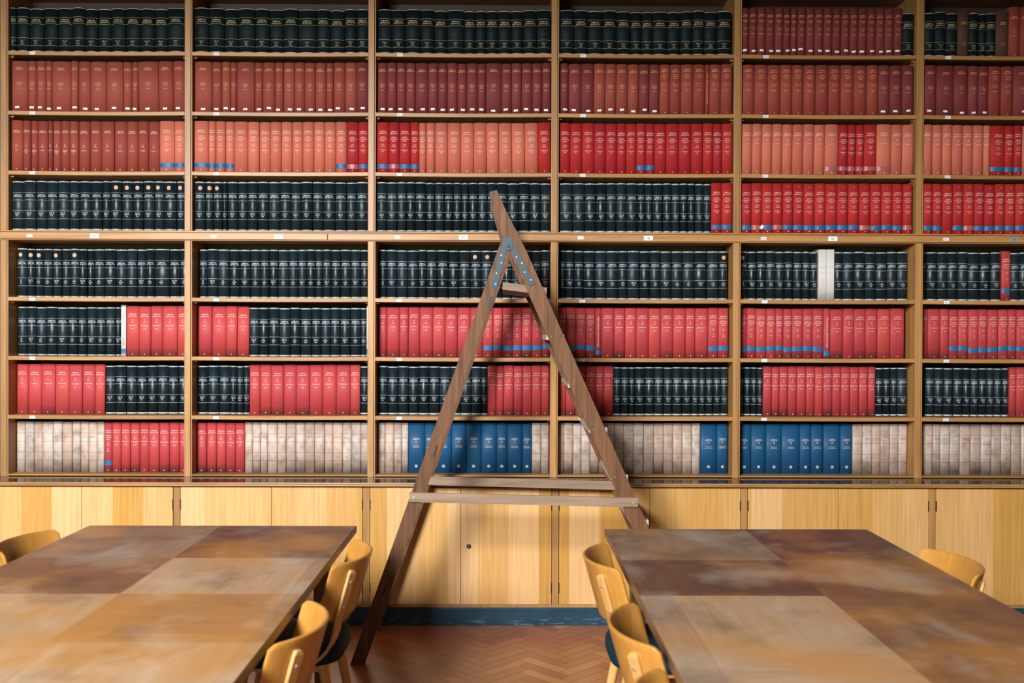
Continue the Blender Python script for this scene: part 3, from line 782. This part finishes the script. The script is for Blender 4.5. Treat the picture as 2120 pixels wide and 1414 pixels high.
for line in CELLS.strip().split('\n'):
    tk = line.split(); b, r = int(tk[0][0]), int(tk[0][1])
    x = max(int(tk[1]), 24)/1000; lo, hi = X0+BAY*b, BAY-.0245
    toks = [(q[0], int(q[1:])/1000) for q in tk[2:]]
    used = int(tk[1])/1000
    kinds_in_cell = {}
    for i, (t, wd) in enumerate(toks):
        xa = max(used, x); xe = min(used+wd, hi); used += wd
        if xe-xa < .006: continue
        x = xe
        w_ = xe-xa-.0012
        mk = MATOF[t]
        jt = .0022 if mk not in 'K' else .006
        h = HGT[mk]+random.uniform(-jt, jt*.5)
        h = round(h*1000)/1000; w_ = round(w_*2000)/2000
        dz = 0
        if r < 7 and r != 3: dz = max(sag(max(0, (xa-.02)/(BAY-.0425)), r), sag(min(1, (xe-.02)/(BAY-.0425)), r))
        lean = 0
        if (b, r) in LEAN and LEAN[(b, r)][0] <= i < LEAN[(b, r)][1]: lean = LEAN[(b, r)][2]
        yf = YB+(.012 if r < 4 else .086)+random.uniform(-.003, .003)
        d = .205 if r >= 4 else .215
        look = KIND[t][1]
        lab = f'{look}, {ORD[i]} book from left, {ROWNAME[r]}, {BAYNAME[b]} bay'
        cx = lo+(xa+xe)/2 - math.sin(R(lean))*h/2
        if lean: dz += abs(math.sin(R(lean)))*w_/2
        make_book(t, cx, yf, SHELF_Z[r]+dz+.0006, w_, h, d, lean, i, b, r, lab, f'{KIND[t][0].replace("_", " ")}s on the {ROWNAME[r]} of the {BAYNAME[b]} bay')

# ------------------------------------------------------------------ step ladder (A-frame, seen from its side)
LY, LW, TH = 4.807, .585, .036     # near face, overall width, thickness of a rail
ld = empty('step_ladder', (.1, LY+LW/2, 0))
tag(ld, 'old brown wooden folding step ladder standing open before the bookshelves', 'ladder')
rail_poly = [(.952-.036, 0), (.952+.041, 0), (.0975, 1.962+.04), (-.0035, 2.2), (-.046, 2.296), (-.083, 2.286), (-.064, 2.215), (-.036, 2.118), (.017, 2.0)]
leg_poly = [(-.748, 0), (-.679, 0), (.012, 1.985), (.016, 2.004), (-.010, 2.066), (-.030, 2.035)]
for y in (LY, LY+LW-TH):
    rp = rail_poly
    MB().prism_y(rp, y, y+TH).build('climbing_rail', M_['ladder_z'], ld, fix=True)
    lg = MB().prism_y(leg_poly, y, y+TH).build('back_leg', M_['ladder_z'], ld, fix=True)
    for zc in (1.756, 1.035, .36):          # empty slots cut for treads that are gone
        xc = -.7135+zc*.3625; d = .3625; hx = .0042; hz = .027
        MB().prism_y([(xc-hx-d*hz, zc-hz), (xc+hx-d*hz, zc-hz), (xc+hx+d*hz, zc+hz), (xc-hx+d*hz, zc+hz)], y-.0016, y+.003).build('tread_slot', M_['hole'], lg, fix=True)
def rail_x(z): return .952 - .4657*z if z < 1.9 else .952-.4657*z
RS = -.4657                        # how far the rail leans per metre of height
for k, z in enumerate((1.585, 1.355, 1.137, .908, .69, .462, .236)):
    xr = .955+RS*z+.037             # right-hand edge of the rail at this height
    rnd = random.Random(k)
    j = rnd.uniform(-.004, .004)
    m = MB().bbox(xr-.06, xr+.027+j, LY+.004, LY+LW-.004, z-.013, z+.013, .003)
    td = m.build('tread', M_['tread'], ld)
    MB().disc_y(xr-.036, LY-.0008, LY+.006, z+.004, .0055, 10).build('peg', M_['table_leg'], td, fix=True)
tp = MB().add([(-.018, LY+.012, 1.817), (.196, LY+.012, 1.79), (.196, LY+LW-.012, 1.79), (-.018, LY+LW-.012, 1.817),
               (-.016, LY+.012, 1.852), (.198, LY+.012, 1.826), (.198, LY+LW-.012, 1.826), (-.016, LY+LW-.012, 1.852)],
              [(0,3,2,1),(4,5,6,7),(0,1,5,4),(1,2,6,5),(2,3,7,6),(3,0,4,7)])
tp.build('top_step', M_['ladder_x'], ld)
# the long bolts' stays that keep the ladder open
def stay(y, za, zb, xa, xb):
    s = MB().prism_y([(xa, za-.023), (xb, zb-.023), (xb+.002, zb+.023), (xa+.001, za+.023)], y, y+.014).build('stay', M_['ladder_x'], ld, fix=True)
    for x, z in ((xa+.022, za), (xb-.022, zb)):
        MB().disc_y(x, y-.003, y, z, .0065, 14).build('screw', M_['steel2'], s, fix=True)
stay(LY-.0145, .813, .790, -.463, .640)
stay(LY+LW-TH-.0145, .813, .788, -.45, .63)
# iron hinge: two straps and a pivot on each side
for y in (LY-.004, LY+LW):
    a = (.006, 2.03)
    def strap(p, q, wd, screws, dy=0.):
        p, q = Vector(p), Vector(q); d = (q-p).normalized(); n = Vector((-d.y, d.x))
        c = [p-n*wd/2, q-n*wd/2, q+n*wd/2, p+n*wd/2]
        o = MB().prism_y([(v.x, v.y) for v in c], y+dy, y+.004+dy).build('hinge_strap', M_['steel'], ld, fix=True)
        yy = y-.0025+dy if y < LY else y+.004+dy
        for k, s in enumerate(screws):
            v = p+d*(q-p).length*s+n*wd*(.15 if k % 2 else -.15)
            MB().disc_y(v.x, yy, yy+.0025, v.y, .0036, 10).build('screw', M_['steel2'], o, fix=True)
    strap((.004, 2.066), (-.060, 1.825), .031, (.36, .5, .72, .92))
    strap((.004, 2.066), (.128, 1.838), .031, (.4, .55, .72, .9), -.0007 if y < LY else .0007)
    yy = y-.006 if y < LY else y+.004
    pv = MB().disc_y(.0105, yy, yy+.006, 2.024, .0205, 24).build('pivot', M_['steel'], ld, fix=True)
    MB().disc_y(.0105, yy-.003 if y < LY else yy+.006, yy if y < LY else yy+.009, 2.024, .0085, 14).build('pivot_bolt', M_['hole'], pv, fix=True)

# ------------------------------------------------------------------ reading tables
def make_table(name_label, xa, xb, ya, yb, tones, gx, gy, seed):
    z1, th = .75, .036; cx, cy = (xa+xb)/2, (ya+yb)/2
    t = empty('reading_table', (cx, cy, 0)); tag(t, name_label, 'table')
    # top: veneer squares and a border, cut as faces of one slab
    c = .004
    xs = [xa+c]+[g for g in gx]+[xb-c]; ys = [ya+c]+[g for g in gy]+[yb-c]
    vs = [(x, y, z1) for y in ys for x in xs]; nx = len(xs)
    fs, tn = [], []
    for j in range(len(ys)-1):
        for i in range(nx-1):
            fs.append((j*nx+i, j*nx+i+1, (j+1)*nx+i+1, (j+1)*nx+i))
            jj, ii = j-1, i-1
            if 0 <= ii < len(gx)-1 and 0 <= jj < len(gy)-1: tn.append(tones[len(gy)-2-jj][ii])
            else:
                c_ = tones[len(gy)-2-min(max(jj, 0), len(gy)-2)][min(max(ii, 0), len(gx)-2)]
                tn.append((c_[0]*.72+.04, c_[1]*.72+.025, c_[2]*.72+.018, 1. if 0 < i < nx-2 else 0.))
    m = MB(); m.add(vs, fs)
    n0 = len(fs)
    # rim and underside
    def ring(o, z): return [(xa+o, ya+o, z), (xb-o, ya+o, z), (xb-o, yb-o, z), (xa+o, yb-o, z)]
    rv = ring(c, z1)+ring(0, z1-.005)+ring(0, z1-th+.008)+ring(.008, z1-th)
    rf = [(k*4+a, k*4+(a+1) % 4, (k+1)*4+(a+1) % 4, (k+1)*4+a)[::-1] for k in range(3) for a in range(4)]
    rf.append((12, 15, 14, 13))
    m.add(rv, rf)
    o = m.build('tabletop', table_veneer(seed), t)
    o.data.materials.append(M_['table_lip'])
    o.data.polygons.foreach_set('material_index', [0]*n0+[1]*len(rf))
    at = o.data.attributes.new('veneer_tone', 'FLOAT_COLOR', 'CORNER'); vals = []
    for pi, pg in enumerate(o.data.polygons):
        col = tn[pi] if pi < n0 else (.2, .1, .05, 0)
        vals += list(col)*len(pg.vertices)
    at.data.foreach_set('color', vals)
    ia = .075
    for (a0, a1, b0, b1) in ((xa+ia, xa+ia+.022, ya+ia, yb-ia), (xb-ia-.022, xb-ia, ya+ia, yb-ia), (xa+ia+.022, xb-ia-.022, ya+ia, ya+ia+.022), (xa+ia+.022, xb-ia-.022, yb-ia-.022, yb-ia)):
        MB().bbox(a0, a1, b0, b1, .635, z1-th, .002).build('apron', M_['table_leg'], t)
    for lx in (xa+ia+.022, xb-ia-.022-.065):
        for ly in (ya+ia+.022, yb-ia-.022-.065):
            l = MB(); s1, s0 = .065, .05; k = (s1-s0)/2
            l.add([(lx+k, ly+k, 0), (lx+s1-k, ly+k, 0), (lx+s1-k, ly+s1-k, 0), (lx+k, ly+s1-k, 0), (lx, ly, .635), (lx+s1, ly, .635), (lx+s1, ly+s1, .635), (lx, ly+s1, .635), (lx, ly, z1-th), (lx+s1, ly, z1-th), (lx+s1, ly+s1, z1-th), (lx, ly+s1, z1-th)],
                  [(0, 3, 2, 1), (0, 1, 5, 4), (1, 2, 6, 5), (2, 3, 7, 6), (3, 0, 4, 7), (4, 5, 9, 8), (5, 6, 10, 9), (6, 7, 11, 10), (7, 4, 8, 11), (8, 9, 10, 11)])
            l.build('leg', M_['table_leg'], t)
    return t
DK, MD, LT, OR = (.155, .072, .036), (.26, .125, .055), (.52, .335, .19), (.45, .215, .07)
def T(c, a): return (*c, float(a))
GRY = (.31, .20, .125)
make_table('worn squared-veneer reading table at the ladder foot, two chairs on its right', -1.838, -.657, 1.35, 4.405,
           [[T(GRY, 0), T(DK, 1)], [T(MD, 1), T(LT, 0)], [T(LT, 0), T(OR, 1)], [T(LT, 1), T(LT, 0)], [T(MD, 1), T(LT, 0)]],
           [-1.79, -1.255, -.715], [1.45, 2.2, 2.735, 3.245, 3.77, 4.345], 1.)
make_table('worn squared-veneer reading table standing before the ladder steps', .434, 1.587, 1.35, 4.352,
           [[T(GRY, 0), T(DK, 1)], [T(DK, 1), T(MD, 0)], [T(LT, 0), T(MD, 1)], [T(LT, 1), T(MD, 0)], [T(LT, 1), T(MD, 0)]],
           [.55, 1.045, 1.535], [1.45, 2.2, 2.705, 3.235, 3.745, 4.29], 2.4)

# ------------------------------------------------------------------ chairs
def superq(a, b, e, n=40):
    pts = []
    for k in range(n):
        t = 2*math.pi*k/n; c, s = math.cos(t), math.sin(t)
        pts.append((a*math.copysign(abs(c)**e, c), b*math.copysign(abs(s)**e, s)))
    return pts
def make_chair():
    """faces +y; origin on the floor below the seat"""
    t = empty('plywood_chair', (0, 0, 0))
    # seat cushion: rounded square, wider in front
    m = MB(); prof = [(0.90, .398), (.97, .404), (1, .418), (1, .446), (.97, .460), (.88, .468), (.6, .473), (.25, .475)]
    n = 40; vs = []
    for k, z in prof:
        for x, y in superq(.215, .205, .5, n): vs.append((x*k*(1+.10*y/.2), y*k+.03, z))
    fs = [(i*n+j, i*n+(j+1) % n, (i+1)*n+(j+1) % n, (i+1)*n+j) for i in range(len(prof)-1) for j in range(n)]
    m.add(vs, fs, True); m.add([vs[j] for j in range(n)], [tuple(range(n-1, -1, -1))]); m.add([vs[(len(prof)-1)*n+j] for j in range(n)], [tuple(range(n))], True)
    m.build('seat', M_['seat'], t)
    # curved plywood back
    NU, NV, H, Wd, TK = 28, 12, .215, .228, .0105
    z0, z1 = .563, .778
    def mid(u, v):
        e = max(0, (abs(u)-.87)/.13); sh = 1-.15*e**2.4
        vv = .5+(v-.5)*sh
        z = z0+(z1-z0)*vv+.006*math.cos(u*1.5)*(1 if v > .5 else -1)*0
        x = Wd*math.sin(u*1.12)/math.sin(1.12)*(1-.03*(1-vv))
        y = -.262+.108*(1-math.cos(u*1.45))/(1-math.cos(1.45))+.062*(1-vv)
        return Vector((x, y, z))
    g = {}
    bm = bmesh.new()
    for s in (0, 1):
        for i in range(NU+1):
            for j in range(NV+1):
                u = -1+2*i/NU; v = j/NV
                p = mid(u, v); du = mid(min(1, u+.02), v)-mid(max(-1, u-.02), v); dv = mid(u, min(1, v+.05))-mid(u, max(0, v-.05))
                nrm = du.cross(dv).normalized()
                g[s, i, j] = bm.verts.new(p+nrm*(TK/2 if s else -TK/2))
    for i in range(NU):
        for j in range(NV):
            for s in (0, 1):
                q = [g[s, i, j], g[s, i+1, j], g[s, i+1, j+1], g[s, i, j+1]]
                f = bm.faces.new(q if s else q[::-1]); f.smooth = True
    for i in range(NU):
        for j in (0, NV): bm.faces.new([g[0, i, j], g[0, i+1, j], g[1, i+1, j], g[1, i, j]])
    for j in range(NV):
        for i in (0, NU): bm.faces.new([g[0, i, j], g[0, i, j+1], g[1, i, j+1], g[1, i, j]])
    bmesh.ops.recalc_face_normals(bm, faces=bm.faces[:])
    me = bpy.data.meshes.new('backrest'); bm.to_mesh(me); bm.free(); me.materials.append(M_['ply'])
    bo = bpy.data.objects.new('backrest', me); COL.objects.link(bo); bo.parent = t
    bv = bo.modifiers.new('round', 'BEVEL'); bv.width = .003; bv.segments = 2; bv.limit_method = 'ANGLE'; bv.angle_limit = R(50)
    # laminated posts: from the outside of the back down and forward along the seat's sides
    for sx in (-1, 1):
        u0 = .60*sx
        path = []
        for v in (.80, .6, .4, .2, .0):
            p = mid(u0, v); du = mid(u0+.02, v)-mid(u0-.02, v); dv = mid(u0, min(1, v+.05))-mid(u0, max(0, v-.05))
            nr = du.cross(dv).normalized(); 
            if nr.y > 0: nr = -nr
            path.append(p+nr*(TK/2+.0065))
        x_end = .206*sx
        last = path[-1]
        for k in range(1, 9):
            q = k/8
            path.append(Vector((last.x+(x_end-last.x)*q, last.y+.012*q+.125*q*q, last.z-.155*math.sin(q*1.45)/math.sin(1.45))))
        m = MB(); pr = []
        hw, ht = .0195, .0058
        for k, p in enumerate(path):
            d = (path[min(k+1, len(path)-1)]-path[max(k-1, 0)]).normalized()
            side = Vector((1, .0, 0)); 
            tang = (mid(u0+.02, .5)-mid(u0-.02, .5)).normalized(); f_ = min(1, k/8)
            side = (tang*(1-f_)+Vector((0.35, 0, 0))*f_).normalized() if True else side
            side = (side-d*side.dot(d)).normalized(); out = d.cross(side).normalized()
            pr.append([p+side*hw+out*ht, p+side*hw-out*ht, p-side*hw-out*ht, p-side*hw+out*ht])
        top = pr[0]; dz = Vector((0, 0, .012))
        pr.insert(0, [top[0]*.75+top[3]*.25+dz, top[1]*.75+top[2]*.25+dz, top[2]*.75+top[1]*.25+dz, top[3]*.75+top[0]*.25+dz])
        vs = [v for q in pr for v in q]; K = len(pr)
        fs = [(k*4+a, k*4+(a+1) % 4, (k+1)*4+(a+1) % 4, (k+1)*4+a) for k in range(K-1) for a in range(4)]+[(3, 2, 1, 0), ((K-1)*4, (K-1)*4+1, (K-1)*4+2, (K-1)*4+3)]
        m.add(vs, fs)
        po = m.build('back_post', M_['beech'], t, fix=True)
        b2 = po.modifiers.new('round', 'BEVEL'); b2.width = .0025; b2.segments = 2; b2.limit_method = 'ANGLE'; b2.angle_limit = R(40)
        for v in (.66, .24):
            p = mid(u0, v); du = mid(u0+.02, v)-mid(u0-.02, v); dv = mid(u0, v+.05)-mid(u0, v-.05); nr = du.cross(dv).normalized()
            if nr.y > 0: nr = -nr
            MB().tube([p+nr*(TK/2+.010), p+nr*(TK/2+.016)], .005, 10).build('bolt', M_['steel2'], po)
    for sx, sy in ((-1, -1), (1, -1), (-1, 1), (1, 1)):
        a = Vector((.155*sx, .03+.14*sy, .402)); f_ = Vector((.195*sx, .03+.215*sy, 0))
        MB().tube([a, a*.5+f_*.5, f_], [.020, .0175, .0125], 14).build('leg', M_['beech'], t)
    MB().bbox(-.17, .17, -.12, .18, .375, .3985, .004).build('seat_frame', M_['beech'], t)
    return t
def copy_tree(o, parent=None):
    c = o.copy(); COL.objects.link(c)
    if parent is not None: c.parent = parent
    for ch in list(o.children): copy_tree(ch, c)
    return c
proto = make_chair()
GR = 'plywood chairs at the reading tables'
spots = [(-.770, 3.765, 90, 'bent plywood chair right of the left table, nearest the ladder'),
         (-.775, 2.854, 90, 'bent plywood chair right of the left table, cut by the bottom edge'),
         (.556, 3.708, -90, 'bent plywood chair left of the right table, nearest the cabinets'),
         (.560, 2.835, -90, 'bent plywood chair left of the right table, teal seat behind it'),
         (.548, 2.235, -90, 'bent plywood chair left of the right table, only its top corner visible'),
         (1.455, 3.625, 90, 'bent plywood chair right of the right table, back peeking over the far edge'),
         (1.462, 2.80, 90, 'bent plywood chair at the right picture edge, right of the right table'),
         (-1.72, 3.95, -90, 'bent plywood chair left of the left table, back peeking over it')]
for i, (x, y, a, lab) in enumerate(spots):
    o = proto if i == 0 else copy_tree(proto)
    o.location = (x, y, 0); o.rotation_euler = (0, 0, R(a))
    tag(o, lab, 'chair', GR)

# a little paper tag tucked between two scarlet volumes
tg = MB().add([(1.440, YB+.009, 2.212), (1.452, YB+.004, 2.200), (1.465, YB+.002, 2.215), (1.454, YB+.005, 2.2285), (1.440, YB+.0105, 2.212), (1.452, YB+.0055, 2.200), (1.465, YB+.0035, 2.215), (1.454, YB+.0065, 2.2285)],
              [(0, 1, 2, 3), (7, 6, 5, 4), (0, 4, 5, 1), (1, 5, 6, 2), (2, 6, 7, 3), (3, 7, 4, 0)]).build('paper_tag', M_['white'], fix=True)
tag(tg, 'small white paper tag poking out between scarlet volumes', 'tag')

for o in bpy.data.objects:
    if '_o' in o: del o['_o']
